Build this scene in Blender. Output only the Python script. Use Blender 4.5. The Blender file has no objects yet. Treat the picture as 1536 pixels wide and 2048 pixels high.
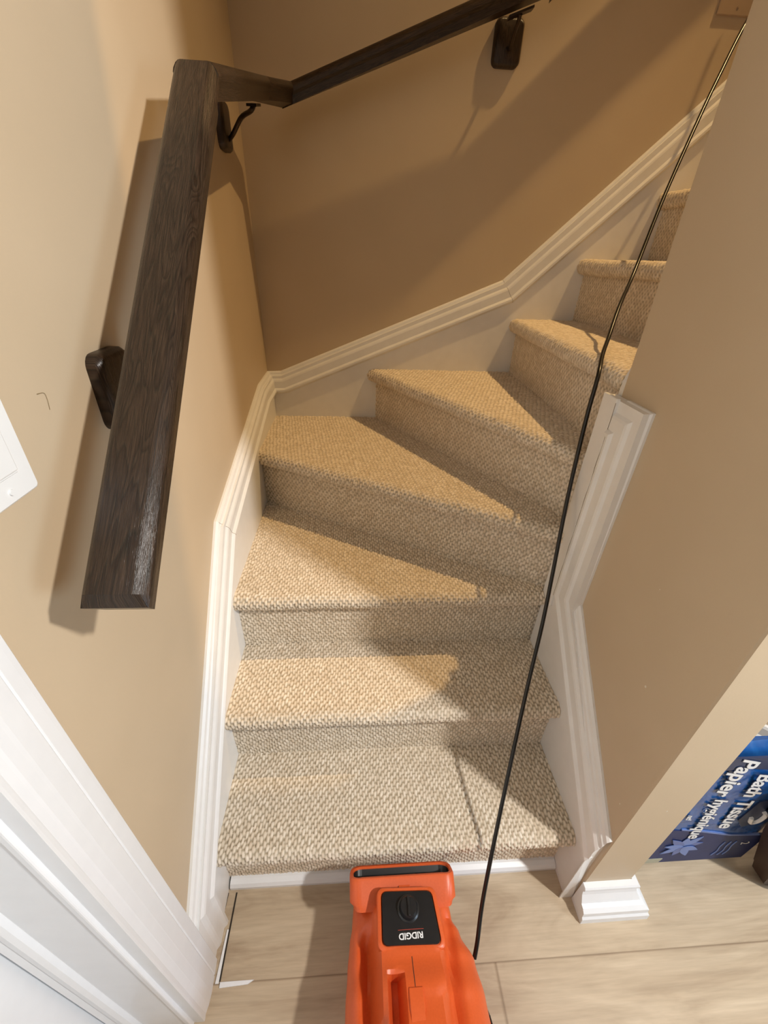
import bpy, bmesh, math, random
import numpy as np
from mathutils import Vector, Matrix

random.seed(7)
sc = bpy.context.scene
col = sc.collection

# ------------------------------------------------------------------ camera, light, exposure
cam_d = bpy.data.cameras.new('camera')
cam = bpy.data.objects.new('camera', cam_d)
col.objects.link(cam)
F_PX = 835.9
cam_d.sensor_fit = 'HORIZONTAL'
cam_d.sensor_width = 36.0
cam_d.lens = F_PX * 36.0 / 1536.0
cam_d.clip_start = 0.02
RT = Vector((0.99762732, -0.05995141, 0.03384621))
UP = Vector((0.00259784, 0.52405494, 0.8516805))
FW = Vector((0.06879672, 0.8495718, -0.52296726))
m = Matrix((RT, UP, -FW)).transposed().to_4x4()
m.translation = Vector((0.30578511, -0.41514994, 1.31598304))
cam.matrix_world = m
sc.camera = cam

w = bpy.data.worlds.new('world')
sc.world = w
w.use_nodes = True
w.node_tree.nodes['Background'].inputs[0].default_value = (0.95, 0.97, 1.0, 1)
w.node_tree.nodes['Background'].inputs[1].default_value = 0.025

def lamp(name, loc, power, colr, radius, kind='POINT', rot=None, size=None):
    d = bpy.data.lights.new(name, kind)
    d.energy = power
    d.color = colr
    if kind == 'AREA':
        d.size = size
    else:
        d.shadow_soft_size = radius
    o = bpy.data.objects.new(name, d)
    o.location = loc
    if rot: o.rotation_euler = rot
    col.objects.link(o)
    return o
def spot(name, loc, target, power, colr, radius, ang, blend):
    o = lamp(name, loc, power, colr, radius, 'SPOT')
    o.data.spot_size = math.radians(ang); o.data.spot_blend = blend
    o.rotation_euler = (Vector(target)-Vector(loc)).to_track_quat('-Z', 'Y').to_euler()
    return o
# recessed ceiling lights: one in the basement room, one over the upper stairs
spot('basement_ceiling_light', (1.62, -0.80, 2.2), (1.0, -0.4, 0), 158, (1.0, 0.965, 0.915), 0.05, 165, 0.35)
spot('stairwell_light', (1.75, 0.78, 3.8), (0.55, 0.50, 0.6), 440, (1.0, 0.65, 0.28), 0.035, 58, 1.0)
lamp('cool_casing_fill', (2.6, -1.35, 1.2), 27, (0.60, 0.80, 1.0), 0, 'AREA', (math.radians(80), 0, math.radians(82)), 0.7)  # added cool fill to brighten the door casing and left wall

sc.view_settings.view_transform = 'Standard'
sc.view_settings.look = 'None'
sc.view_settings.gamma = 1
sc.view_settings.use_curve_mapping = False
sc.view_settings.exposure = 0.0

# ------------------------------------------------------------------ materials
def srgb(r, g, b):
    f = lambda c: (c/255/12.92) if c/255 <= 0.04045 else ((c/255+0.055)/1.055)**2.4
    return (f(r), f(g), f(b), 1)

class NT:
    def __init__(s, name):
        s.m = bpy.data.materials.new(name); s.m.use_nodes = True
        s.t = s.m.node_tree; s.b = s.t.nodes['Principled BSDF']
    def n(s, kind, **kw):
        x = s.t.nodes.new(kind)
        for k, v in kw.items():
            if k in x.inputs.keys() if isinstance(k, str) else False: x.inputs[k].default_value = v
            else: setattr(x, k, v)
        return x
    def l(s, a, b): s.t.links.new(a, b)
    def ramp(s, fac, stops):
        r = s.t.nodes.new('ShaderNodeValToRGB')
        e = r.color_ramp.elements
        while len(e) < len(stops): e.new(0.5)
        for i, (p, c) in enumerate(stops): e[i].position = p; e[i].color = c
        s.l(fac, r.inputs[0]); return r.outputs[0]
    def noise(s, vec, scale, detail=3, rough=0.5, dist=0):
        x = s.t.nodes.new('ShaderNodeTexNoise')
        x.inputs['Scale'].default_value = scale; x.inputs['Detail'].default_value = detail
        x.inputs['Roughness'].default_value = rough; x.inputs['Distortion'].default_value = dist
        if vec: s.l(vec, x.inputs['Vector'])
        return x.outputs['Fac']
    def mapping(s, src, scale=(1, 1, 1), loc=(0, 0, 0)):
        mp = s.t.nodes.new('ShaderNodeMapping')
        mp.inputs['Scale'].default_value = scale; mp.inputs['Location'].default_value = loc
        s.l(src, mp.inputs['Vector']); return mp.outputs[0]
    def coord(s, which='Object'):
        return s.t.nodes.new('ShaderNodeTexCoord').outputs[which]
    def bump(s, h, strength, dist=0.002):
        b = s.t.nodes.new('ShaderNodeBump')
        b.inputs['Strength'].default_value = strength; b.inputs['Distance'].default_value = dist
        s.l(h, b.inputs['Height']); s.l(b.outputs[0], s.b.inputs['Normal'])
    def set(s, **kw):
        for k, v in kw.items(): s.b.inputs[k.replace('_', ' ')].default_value = v

def plain(name, c, rough=0.5, noise_amt=0.04, bump=0.0, scale=40, spec=0.5):
    a = NT(name)
    f = a.noise(a.coord(), scale, 3)
    k = lambda q: tuple(min(1, x*q) for x in c[:3]) + (1,)
    a.l(a.ramp(f, [(0.3, k(1-noise_amt)), (0.7, k(1+noise_amt))]), a.b.inputs['Base Color'])
    a.set(Roughness=rough); a.b.inputs['Specular IOR Level'].default_value = spec
    if bump: a.bump(f, bump, 0.001)
    return a.m

M = {}
a = NT('beige_wall_paint')
f = a.noise(a.coord(), 6, 2)
a.l(a.ramp(f, [(0.35, (0.55, 0.432, 0.293, 1)), (0.7, (0.57, 0.45, 0.308, 1))]), a.b.inputs['Base Color'])
a.set(Roughness=0.45)
a.b.inputs['Specular IOR Level'].default_value = 0.3
a.bump(a.noise(a.coord(), 260, 3), 0.10, 0.001)
M['wall'] = a.m
M['white'] = plain('white_trim_paint', (0.80, 0.785, 0.76, 1), 0.35, 0.02, 0.05, 30)
M['casing'] = plain('white_door_paint', (0.80, 0.81, 0.825, 1), 0.35, 0.015, 0.05, 30)
M['plate'] = plain('white_plastic', (0.82, 0.82, 0.81, 1), 0.3, 0.01)
M['plate_warm'] = plain('almond_plastic', (0.40, 0.29, 0.20, 1), 0.4, 0.01)
M['ceil'] = plain('ceiling_white', (0.75, 0.73, 0.70, 1), 0.8, 0.02)
M['black'] = plain('black_plastic', (0.012, 0.012, 0.013, 1), 0.32, 0.1)
M['cord'] = plain('black_rubber', (0.008, 0.007, 0.006, 1), 0.28, 0.1)
M['dark'] = plain('dark_gap', (0.03, 0.022, 0.015, 1), 0.9, 0.1)
M['metal'] = plain('bronze_metal', (0.05, 0.035, 0.025, 1), 0.35, 0.1); M['metal'].node_tree.nodes['Principled BSDF'].inputs['Metallic'].default_value = 0.8
M['letter'] = plain('white_ink', (0.8, 0.8, 0.8, 1), 0.4, 0.01)
M['ink'] = plain('navy_ink', (0.01, 0.025, 0.08, 1), 0.35, 0.05)
M['petal'] = plain('pale_blue_ink', (0.12, 0.20, 0.48, 1), 0.35, 0.08)
M['petal2'] = plain('mid_blue_ink', (0.07, 0.12, 0.34, 1), 0.35, 0.08)
M['navyband'] = plain('navy_film', (0.010, 0.020, 0.095, 1), 0.55, 0.12, 0.3, 20)
M['maroon'] = plain('maroon_ink', (0.06, 0.012, 0.02, 1), 0.35, 0.1)
M['redline'] = plain('red_ink', (0.35, 0.05, 0.03, 1), 0.4, 0.1)
M['grey'] = plain('pale_grey_label', (0.36, 0.35, 0.26, 1), 0.4, 0.05)
M['leather'] = plain('dark_brown_wood', (0.045, 0.019, 0.010, 1), 0.4, 0.15, 0.1, 60)
M['chip'] = plain('bare_plaster', (0.72, 0.66, 0.55, 1), 0.8, 0.02)
M['crack'] = plain('caulk_crack', (0.22, 0.16, 0.10, 1), 0.9, 0.1)
M['hair'] = plain('brown_hair', (0.22, 0.15, 0.06, 1), 0.6, 0.1)

# blue film
a = NT('blue_plastic_film')
nz = a.noise(a.mapping(a.coord(), (1, 1, 1)), 14, 4, 0.6, 0.6)
a.l(a.ramp(nz, [(0.25, (0.010, 0.055, 0.20, 1)), (0.55, (0.012, 0.085, 0.30, 1)), (0.8, (0.02, 0.13, 0.40, 1))]), a.b.inputs['Base Color'])
a.set(Roughness=0.22)
a.bump(a.noise(a.coord(), 16, 2, 0.5, 0.8), 0.45, 0.01)
M['film'] = a.m
# orange plastic
a = NT('orange_plastic')
nz = a.noise(a.coord(), 300, 2)
a.l(a.ramp(nz, [(0.3, (0.66, 0.105, 0.022, 1)), (0.7, (0.70, 0.115, 0.026, 1))]), a.b.inputs['Base Color'])
a.set(Roughness=0.38)
a.bump(nz, 0.12, 0.0006)
M['orange'] = a.m

# carpet: looped tufts, random yarn colour per tuft, crevice shade painted in darker by tuft height
a = NT('berber_carpet')
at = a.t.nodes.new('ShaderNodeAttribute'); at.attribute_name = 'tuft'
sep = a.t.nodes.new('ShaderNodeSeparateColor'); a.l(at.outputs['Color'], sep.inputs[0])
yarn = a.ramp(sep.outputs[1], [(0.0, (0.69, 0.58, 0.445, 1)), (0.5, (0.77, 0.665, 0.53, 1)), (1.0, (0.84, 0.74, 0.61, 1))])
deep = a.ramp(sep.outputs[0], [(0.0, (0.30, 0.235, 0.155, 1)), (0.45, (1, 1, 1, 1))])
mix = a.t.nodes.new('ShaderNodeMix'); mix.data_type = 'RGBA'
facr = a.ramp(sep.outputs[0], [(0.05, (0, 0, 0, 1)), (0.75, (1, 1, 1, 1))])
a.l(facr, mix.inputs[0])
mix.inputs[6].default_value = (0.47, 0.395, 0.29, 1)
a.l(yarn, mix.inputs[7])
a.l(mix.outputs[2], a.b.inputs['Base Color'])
a.set(Roughness=0.95)
a.b.inputs['Specular IOR Level'].default_value = 0.1
a.bump(a.noise(a.coord(), 900, 2), 0.35, 0.0012)
M['carpet'] = a.m

# dark oak with cathedral grain, UV: u along the rail (m), v around
a = NT('dark_stained_oak')
uv = a.coord('UV')
warp = a.mapping(uv, (5, 40, 1))
n1 = a.noise(warp, 1.0, 2, 0.5, 0.8)
wv = a.t.nodes.new('ShaderNodeMath'); wv.operation = 'MULTIPLY'; a.l(n1, wv.inputs[0]); wv.inputs[1].default_value = 14
fr = a.t.nodes.new('ShaderNodeMath'); fr.operation = 'FRACT'; a.l(wv.outputs[0], fr.inputs[0])
fine = a.noise(a.mapping(uv, (22, 900, 1)), 1.0, 3, 0.6)
pores = a.noise(a.mapping(uv, (60, 1400, 1)), 1.0, 2, 0.6)
c1 = a.ramp(fr.outputs[0], [(0.0, (0.020, 0.011, 0.006, 1)), (0.25, (0.032, 0.0185, 0.011, 1)), (0.8, (0.048, 0.029, 0.0175, 1)), (1.0, (0.020, 0.015, 0.009, 1))])
c2 = a.ramp(fine, [(0.35, (0.45, 0.45, 0.45, 1)), (0.65, (1.35, 1.3, 1.25, 1))])
mx = a.t.nodes.new('ShaderNodeMix'); mx.data_type = 'RGBA'; mx.blend_type = 'MULTIPLY'; mx.inputs[0].default_value = 1
a.l(c1, mx.inputs[6]); a.l(c2, mx.inputs[7]); a.l(mx.outputs[2], a.b.inputs['Base Color'])
a.set(Roughness=0.30)
a.b.inputs['Specular IOR Level'].default_value = 0.38
a.bump(pores, 0.6, 0.0008)
M['oak'] = a.m

# floor planks
a = NT('light_oak_vinyl_plank')
co = a.coord('Object')
sx = a.t.nodes.new('ShaderNodeSeparateXYZ'); a.l(co, sx.inputs[0])
row = a.t.nodes.new('ShaderNodeMath'); row.operation = 'MULTIPLY_ADD'; a.l(sx.outputs[1], row.inputs[0]); row.inputs[1].default_value = 1/0.178; row.inputs[2].default_value = 0.168/0.178
rfl = a.t.nodes.new('ShaderNodeMath'); rfl.operation = 'FLOOR'; a.l(row.outputs[0], rfl.inputs[0])
cmb = a.t.nodes.new('ShaderNodeCombineXYZ'); 
rofs = a.t.nodes.new('ShaderNodeMath'); rofs.operation = 'MULTIPLY'; a.l(rfl.outputs[0], rofs.inputs[0]); rofs.inputs[1].default_value = 3.7
xx = a.t.nodes.new('ShaderNodeMath'); xx.operation = 'ADD'; a.l(sx.outputs[0], xx.inputs[0]); a.l(rofs.outputs[0], xx.inputs[1])
a.l(xx.outputs[0], cmb.inputs[0]); a.l(sx.outputs[1], cmb.inputs[1]); a.l(rofs.outputs[0], cmb.inputs[2])
g1 = a.noise(a.mapping(cmb.outputs[0], (2.2, 11, 1)), 1.0, 4, 0.6, 1.6)
g2 = a.noise(a.mapping(cmb.outputs[0], (9, 150, 1)), 1.0, 3, 0.6)
cA = a.ramp(g1, [(0.25, (0.36, 0.265, 0.175, 1)), (0.5, (0.50, 0.395, 0.275, 1)), (0.75, (0.59, 0.48, 0.345, 1))])
cB = a.ramp(g2, [(0.3, (0.88, 0.87, 0.86, 1)), (0.7, (1.06, 1.06, 1.06, 1))])
mx = a.t.nodes.new('ShaderNodeMix'); mx.data_type = 'RGBA'; mx.blend_type = 'MULTIPLY'; mx.inputs[0].default_value = 1
a.l(cA, mx.inputs[6]); a.l(cB, mx.inputs[7])
# seams between rows
fr = a.t.nodes.new('ShaderNodeMath'); fr.operation = 'FRACT'; a.l(row.outputs[0], fr.inputs[0])
seam = a.ramp(fr.outputs[0], [(0.0, (0.45, 0.4, 0.35, 1)), (0.012, (1, 1, 1, 1)), (0.985, (1, 1, 1, 1)), (1.0, (0.6, 0.55, 0.5, 1))])
# end joints
jx = a.t.nodes.new('ShaderNodeMath'); jx.operation = 'MULTIPLY_ADD'
jo = a.t.nodes.new('ShaderNodeMath'); jo.operation = 'MULTIPLY_ADD'; a.l(rfl.outputs[0], jo.inputs[0]); jo.inputs[1].default_value = 0.16; jo.inputs[2].default_value = -0.34
a.l(sx.outputs[0], jx.inputs[0]); jx.inputs[1].default_value = 1/1.22; a.l(jo.outputs[0], jx.inputs[2])
jf = a.t.nodes.new('ShaderNodeMath'); jf.operation = 'FRACT'; a.l(jx.outputs[0], jf.inputs[0])
seam2 = a.ramp(jf.outputs[0], [(0.0, (0.55, 0.5, 0.45, 1)), (0.0025, (1, 1, 1, 1)), (0.998, (1, 1, 1, 1)), (1.0, (0.7, 0.65, 0.6, 1))])
m2 = a.t.nodes.new('ShaderNodeMix'); m2.data_type = 'RGBA'; m2.blend_type = 'MULTIPLY'; m2.inputs[0].default_value = 1
m3 = a.t.nodes.new('ShaderNodeMix'); m3.data_type = 'RGBA'; m3.blend_type = 'MULTIPLY'; m3.inputs[0].default_value = 1
a.l(mx.outputs[2], m2.inputs[6]); a.l(seam, m2.inputs[7]); a.l(m2.outputs[2], m3.inputs[6]); a.l(seam2, m3.inputs[7])
a.l(m3.outputs[2], a.b.inputs['Base Color'])
a.set(Roughness=0.42)
a.bump(g2, 0.15, 0.0008)
M['floor'] = a.m

# ------------------------------------------------------------------ mesh helpers
def link(name, me, mat, parent=None):
    o = bpy.data.objects.new(name, me)
    col.objects.link(o)
    if mat: me.materials.append(mat)
    if parent: o.parent = parent
    return o
def obj(name, bm, mat, parent=None, smooth=False):
    bmesh.ops.recalc_face_normals(bm, faces=bm.faces)
    me = bpy.data.meshes.new(name); bm.to_mesh(me); bm.free()
    if smooth:
        for p in me.polygons: p.use_smooth = True
        try: me.set_sharp_from_angle(angle=math.radians(38))
        except Exception: pass
    return link(name, me, mat, parent)
def struct(name, bm, mat, parent=None, smooth=False):
    o = obj(name, bm, mat, parent, smooth); 
    if parent is None: o['kind'] = 'structure'
    return o
def thing(name, label, cat, loc=(0, 0, 0), group=None):
    o = bpy.data.objects.new(name, None); col.objects.link(o); o.location = loc
    o.empty_display_size = 0.05
    o['label'] = label; o['category'] = cat
    if group: o['group'] = group
    return o
def rebase(root):
    """children are modelled in world space: move their meshes so the empty's place is their origin"""
    for c in root.children:
        c.data.transform(Matrix.Translation(-root.location)) if c.type == 'MESH' else None
        for g in c.children:
            if g.type == 'MESH': g.data.transform(Matrix.Translation(-root.location))
def tag(o, label, cat, group=None):
    o['label'] = label; o['category'] = cat
    if group: o['group'] = group
    return o
def box(bm, lo, hi, bevel=0.0, seg=2):
    r = bmesh.ops.create_cube(bm, size=1)
    vs = r['verts']
    for v in vs:
        v.co = Vector([lo[i] + (v.co[i]+0.5)*(hi[i]-lo[i]) for i in range(3)])
    if bevel:
        es = list({e for v in vs for e in v.link_edges})
        bmesh.ops.bevel(bm, geom=es, offset=bevel, segments=seg, affect='EDGES', profile=0.5)
    return bm
def prism(bm, pts, axis, a0, a1):
    """polygon pts (2-D) extruded along axis between a0 and a1"""
    def P(q, t):
        if axis == 'x': return (t, q[0], q[1])
        if axis == 'y': return (q[0], t, q[1])
        return (q[0], q[1], t)
    A = [bm.verts.new(P(q, a0)) for q in pts]; B = [bm.verts.new(P(q, a1)) for q in pts]
    n = len(pts)
    bm.faces.new(A); bm.faces.new(B[::-1])
    for i in range(n): bm.faces.new((A[i], A[(i+1) % n], B[(i+1) % n], B[i]))
    return bm
def tube(bm, pts, r, seg=10, closed_ends=True):
    pts = [Vector(p) for p in pts]; rings = []
    nrm = None
    for i, p in enumerate(pts):
        t = (pts[min(i+1, len(pts)-1)] - pts[max(i-1, 0)]).normalized()
        if nrm is None:
            nrm = t.orthogonal().normalized()
        nrm = (nrm - t*nrm.dot(t)).normalized()
        b = t.cross(nrm)
        rr = r[i] if isinstance(r, (list, tuple)) else r
        rings.append([bm.verts.new(p + (nrm*math.cos(k*2*math.pi/seg) + b*math.sin(k*2*math.pi/seg))*rr) for k in range(seg)])
    for a_, b_ in zip(rings, rings[1:]):
        for k in range(seg): bm.faces.new((a_[k], a_[(k+1) % seg], b_[(k+1) % seg], b_[k]))
    if closed_ends:
        bm.faces.new(rings[0][::-1]); bm.faces.new(rings[-1])
    return bm
def spline(pts, n=12):
    pts = [Vector(p) for p in pts]; out = []
    P = [2*pts[0]-pts[1]] + pts + [2*pts[-1]-pts[-2]]
    for i in range(1, len(P)-2):
        for k in range(n):
            t = k/n; a_, b_, c_, d_ = P[i-1], P[i], P[i+1], P[i+2]
            out.append(0.5*((2*b_) + (c_-a_)*t + (2*a_-5*b_+4*c_-d_)*t*t + (3*b_-a_-3*c_+d_)*t**3))
    out.append(pts[-1]); return out
def rrect(cx, cy, w_, h_, r, seg=5):
    out = []
    for sx_, sy_, a0 in ((1, 1, 0), (-1, 1, 90), (-1, -1, 180), (1, -1, 270)):
        for k in range(seg+1):
            an = math.radians(a0 + 90*k/seg)
            out.append((cx + sx_*(w_/2-r) + r*math.cos(an), cy + sy_*(h_/2-r) + r*math.sin(an)))
    return out
def text_mesh(body, size, mat, name, parent, matrix, extrude=0.0004, offset=0.0, shear=0.0, bevel=0.0):
    cu = bpy.data.curves.new(name, 'FONT'); cu.body = body; cu.size = size
    cu.extrude = extrude; cu.offset = offset; cu.shear = shear; cu.align_x = 'CENTER'; cu.align_y = 'CENTER'
    cu.bevel_depth = bevel
    tmp = bpy.data.objects.new('tmp_text', cu); col.objects.link(tmp)
    bpy.context.view_layer.update()
    dg = bpy.context.evaluated_depsgraph_get()
    me = bpy.data.meshes.new_from_object(tmp.evaluated_get(dg))
    bpy.data.objects.remove(tmp, do_unlink=True); bpy.data.curves.remove(cu)
    me.transform(matrix)
    me.materials.clear()
    o = link(name, me, mat, parent)
    return o

# ------------------------------------------------------------------ place constants
W = 0.811          # right skirt face
D = 1.192          # back skirt face
XL, XR, YB = -0.02, 0.831, 1.212
YN, YE = -0.071, 0.38
H = [0, .194, .381, .572, .770, .954, 1.138, 1.327, 1.515, 1.705]
NOS = {1: ((0, -.024), (W, -.024)), 2: ((0, .174), (W, .174)), 3: ((0, .374), (W, .374)),
       4: ((0, .828), (W, .375)), 5: ((.352, D), (.829, .395)), 6: ((.863, D), (.838, .395)),
       7: ((1.062, D), (1.066, .395)), 8: ((1.272, D), (1.276, .395)), 9: ((1.484, D), (1.486, .395))}
NSET = 0.030

# ------------------------------------------------------------------ room shell
b = bmesh.new(); box(b, (-1.6, -3.2, -0.05), (3.2, 1.4, 0.0)); struct('floor', b, M['floor'])
# left wall with the door opening (y < -0.215)
b = bmesh.new(); box(b, (XL-0.115, -0.215, 0), (XL, YB+0.1, 4.4)); struct('wall_left', b, M['wall'])
b = bmesh.new(); box(b, (XL-0.115, -1.05, 2.08), (XL, -0.215, 4.4)); box(b, (XL-0.115, -3.2, 0), (XL, -1.05, 4.4)); struct('wall_left_behind_door', b, M['wall'])
b = bmesh.new(); box(b, (XL, YB, 0), (3.2, YB+0.1, 4.4)); struct('wall_back', b, M['wall'])
b = bmesh.new(); box(b, (XR, YN, 0), (XR+0.115, YE, 2.35), 0.003, 1); struct('wall_right', b, M['wall'])
b = bmesh.new(); box(b, (XR+0.115, 0.27, 0), (3.2, YE, 4.4)); struct('wall_under_stairs', b, M['wall'])
b = bmesh.new(); box(b, (3.1, -3.2, 0), (3.2, 1.212, 4.4)); struct('wall_far_right', b, M['wall'])
b = bmesh.new(); box(b, (XL, -3.2, 2.35), (3.1, 0.27, 2.6)); box(b, (XL, 0.27, 2.35), (3.1, 0.525, 2.6)); struct('ceiling', b, M['ceil'])
b = bmesh.new(); box(b, (XL, 0.42, 2.6), (3.1, 0.52, 4.4)); struct('wall_stairwell_header', b, M['wall'])
b = bmesh.new(); box(b, (XL, 0.27, 4.4), (3.2, 1.312, 3.8)); struct('ceiling_stairwell', b, M['ceil'])
# short angled wall beside the blue pack
b = bmesh.new(); prism(b, [(1.44, 0.27), (1.86, -0.15), (1.92, -0.09), (1.60, 0.27)], 'z', 0, 2.35); struct('wall_angled', b, M['wall'])

# ------------------------------------------------------------------ mouldings
PROF = [(0, .0), (0, .005), (.004, .010), (.011, .012), (.014, .0155), (.021, .0165), (.0235, .020), (.029, .0245),
        (.034, .0262), (.0575, .0262), (.060, .029), (.064, .0325), (.070, .0325), (.074, .028), (.079, .0195), (.079, .0)]
def moulding(name, path, to3, clip=None, parent=None, prof=PROF, side=1, cracks=()):
    """profile swept along a 2-D polyline on a wall, mitred; d measured to the 'side' of travel"""
    b = bmesh.new(); rings = []
    P = [Vector(p) for p in path]; n = len(P)
    for i, p in enumerate(P):
        d0 = (P[i]-P[i-1]).normalized() if i > 0 else (P[1]-P[0]).normalized()
        d1 = (P[i+1]-P[i]).normalized() if i < n-1 else d0
        n0 = Vector((d0.y, -d0.x))*side; n1 = Vector((d1.y, -d1.x))*side
        mdir = (n0+n1).normalized(); k = 1/max(0.3, mdir.dot(n0))
        rings.append([b.verts.new(to3(p + mdir*d*k, h)) for d, h in prof])
    crk = [([v.co.copy() for v in rings[i][1:]], k0, k1) for i, k0, k1 in cracks]
    for r0, r1 in zip(rings, rings[1:]):
        for k in range(len(prof)-1): b.faces.new((r0[k], r0[k+1], r1[k+1], r1[k]))
    b.faces.new(rings[0]); b.faces.new(rings[-1][::-1])
    for c in (clip or []):
        bmesh.ops.bisect_plane(b, geom=b.verts[:]+b.edges[:]+b.faces[:], plane_co=c[0], plane_no=c[1], clear_outer=True)
        bmesh.ops.holes_fill(b, edges=[e for e in b.edges if e.is_boundary], sides=0)
    o = struct(name, b, M['white'], parent)
    for pts_, k0, k1 in crk:
        b = bmesh.new(); tube(b, pts_[k0:k1], .00045, 5); obj('caulk_crack', b, M['crack'], o)
    return o

# left skirt board and its cap
skirt_l = [(-.132, 0), (-.132, .18), (.417, .765), (1.02, .915), (YB, .92), (YB, 0)]
b = bmesh.new(); prism(b, skirt_l, 'x', XL, 0.0); s1 = struct('trim_1', b, M['white']); s1['label'] = 'white skirt board along the left wall of the stairs'
lo = (-.149, .0); 
moulding('moulding', [(-.139, 0), (-.139, .200), (.417, .779), (1.03, .932), (YB, .934)], lambda q, h: (XL+h, q.x, q.y),
         clip=[((0, -.133, 0), (0, -1, 0)), ((0, YB, 0), (0, 1, 0))], parent=s1, cracks=[(2, 1, 12)])
# back skirt board
skirt_b = [(0, 0), (0, .92), (.03, .92), (.817, 1.245), (1.9, 2.25), (1.9, 1.6), (1.3, 0)]
b = bmesh.new(); prism(b, skirt_b, 'y', D, YB); s2 = struct('trim_2', b, M['white']); s2['label'] = 'white skirt board climbing the back wall'
moulding('moulding', [(XL, .934), (.03, .936), (.817, 1.257), (1.9, 2.265)], lambda q, h: (q.x, YB-h, q.y),
         clip=[((XL, 0, 0), (-1, 0, 0))], parent=s2, cracks=[(2, 0, 14)])
# right skirt board: low slope, then upright at the wall end
skirt_r = [(-.062, 0), (-.062, .27), (.267, .62), (.27, 1.094), (.396, 1.094), (.396, 0)]
b = bmesh.new(); prism(b, skirt_r, 'x', W, XR); s3 = struct('trim_3', b, M['white']); s3['label'] = 'white skirt board up the end of the right wall'
moulding('moulding', [(-.137, 0), (-.137, .238), (.267, .641), (.267, 1.096), (.50, 1.096)], lambda q, h: (XR-h, q.x, q.y),
         clip=[((0, YN+.002, 0), (0, -1, 0)), ((0, .346, 0), (0, 1, 0))], parent=s3)
b = bmesh.new(); box(b, (W-.0065, .3475, .56), (W+.002, .397, 1.098), .002, 2); struct('end_strip', b, M['white'], s3)
b = bmesh.new(); tube(b, [(W-.0068+.0004*math.sin(z*90), .3466+.0006*math.sin(z*60), z) for z in np.linspace(.60, 1.09, 30)], .0005, 5); obj('caulk_crack', b, M['crack'], s3)
b = bmesh.new(); box(b, (W-.006, YE, 1.05), (XR+.02, .3965, 1.60), .0015, 1); 
bmesh.ops.bisect_plane(b, geom=b.verts[:]+b.edges[:]+b.faces[:], plane_co=(W, .39, 1.094), plane_no=(-0.75, 0, 0.35), clear_outer=False)
b.free()
b = bmesh.new(); prism(b, [(XR, 1.0), (XR+.004, 1.12), (XR+.016, 1.16), (XR+.02, 1.26), (1.0, 1.42), (1.0, 1.0)], 'y', YE, .3955); 
struct('end_board', b, M['white'], s3)

# base moulding around the foot of the right wall end
BP = [(0, .100), (.011, .100), (.014, .096), (.014, .088), (.011, .083), (.014, .070), (.021, .056), (.024, .049), (.032, .047), (.040, .040), (.041, .025), (.045, .020), (.046, 0), (0, 0)]
b = bmesh.new()
x0, x1, y0 = XR-.003, XR+.115, YN
r0 = [b.verts.new((x0, y0-p, z)) for p, z in BP]
r1 = [b.verts.new((x1+p, y0-p, z)) for p, z in BP]
r2 = [b.verts.new((x1+p, YE-.11, z)) for p, z in BP]
for A, B in ((r0, r1), (r1, r2)):
    for k in range(len(BP)): b.faces.new((A[k], A[(k+1) % len(BP)], B[(k+1) % len(BP)], B[k]))
b.faces.new(r0[::-1]); b.faces.new(r2)
o = struct('baseboard_wall_end', b, M['casing']); o['label'] = 'white baseboard wrapped around the end of the right wall'
# tall baseboard at the angled wall, behind the pack
b = bmesh.new()
dv = Vector((1, -1, 0)).normalized(); nv = Vector((-1, -1, 0)).normalized()
TP = [(0, .20), (.010, .20), (.013, .192), (.013, .165), (.018, .158), (.018, .12), (.012, .112), (.020, .10), (.020, 0), (0, 0)]
A = [b.verts.new(Vector((1.44, .27, 0)) + nv*p + Vector((0, 0, z))) for p, z in TP]
B = [b.verts.new(Vector((1.86, -.15, 0)) + nv*p + Vector((0, 0, z))) for p, z in TP]
for k in range(len(TP)): b.faces.new((A[k], A[(k+1) % len(TP)], B[(k+1) % len(TP)], B[k]))
b.faces.new(A); b.faces.new(B[::-1])
struct('baseboard_angled', b, M['white'])
b = bmesh.new(); prism(b, [(.27, 0), (.27, .14), (.262, .14), (.255, .12), (.255, 0)], 'x', XR+.16, 1.43); struct('baseboard_under_stairs', b, M['white'])

# ------------------------------------------------------------------ door, jamb and casing in the left wall
CP = [(0, 0), (0, .014), (.003, .016), (.024, .017), (.026, .0162), (.028, .017), (.050, .0175), (.066, .0168), (.078, .0150), (.084, .0155), (.088, .0155), (.088, 0)]
b = bmesh.new()
yo = -.128
def cas(z0_, z1_):
    A = [b.verts.new((XL+h*1.5, (yo-d*1.02), z0_)) for d, h in CP]; B = [b.verts.new((XL+h*1.5, (yo-d*1.02) - .036*(1-d/.088), z1_)) for d, h in CP]
    for k in range(len(CP)): b.faces.new((A[k], A[(k+1) % len(CP)], B[(k+1) % len(CP)], B[k]))
    b.faces.new(A[::-1]); b.faces.new(B)
cas(0, 2.12)
box(b, (XL, -1.14, 2.08), (XL+.018, -.213, 2.17)); box(b, (XL, -1.14, 0), (XL+.018, -1.05, 2.08))
struct('trim_4', b, M['casing'])['label'] = 'wide white door casing on the left wall'
b = bmesh.new(); box(b, (XL-.115, -.221, 0), (XL-.0005, -.2155, 2.08)); box(b, (XL-.006, -.2245, 0), (XL+.0035, -.213, 2.08), .002, 2)
struct('trim_5', b, M['casing'])['label'] = 'flat white door jamb'
b = bmesh.new()
SP = [(-.104, 0), (-.105, .008), (-.110, .012), (-.118, .012), (-.122, .0085), (-.127, .0105), (-.133, .013), (-.138, .011), (-.139, 0)]
prism(b, [(XL+.02+x_, -.2205-p_) for x_, p_ in SP], 'z', 0, 2.08)
struct('trim_6', b, M['casing'])['label'] = 'moulded door stop strip'
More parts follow.
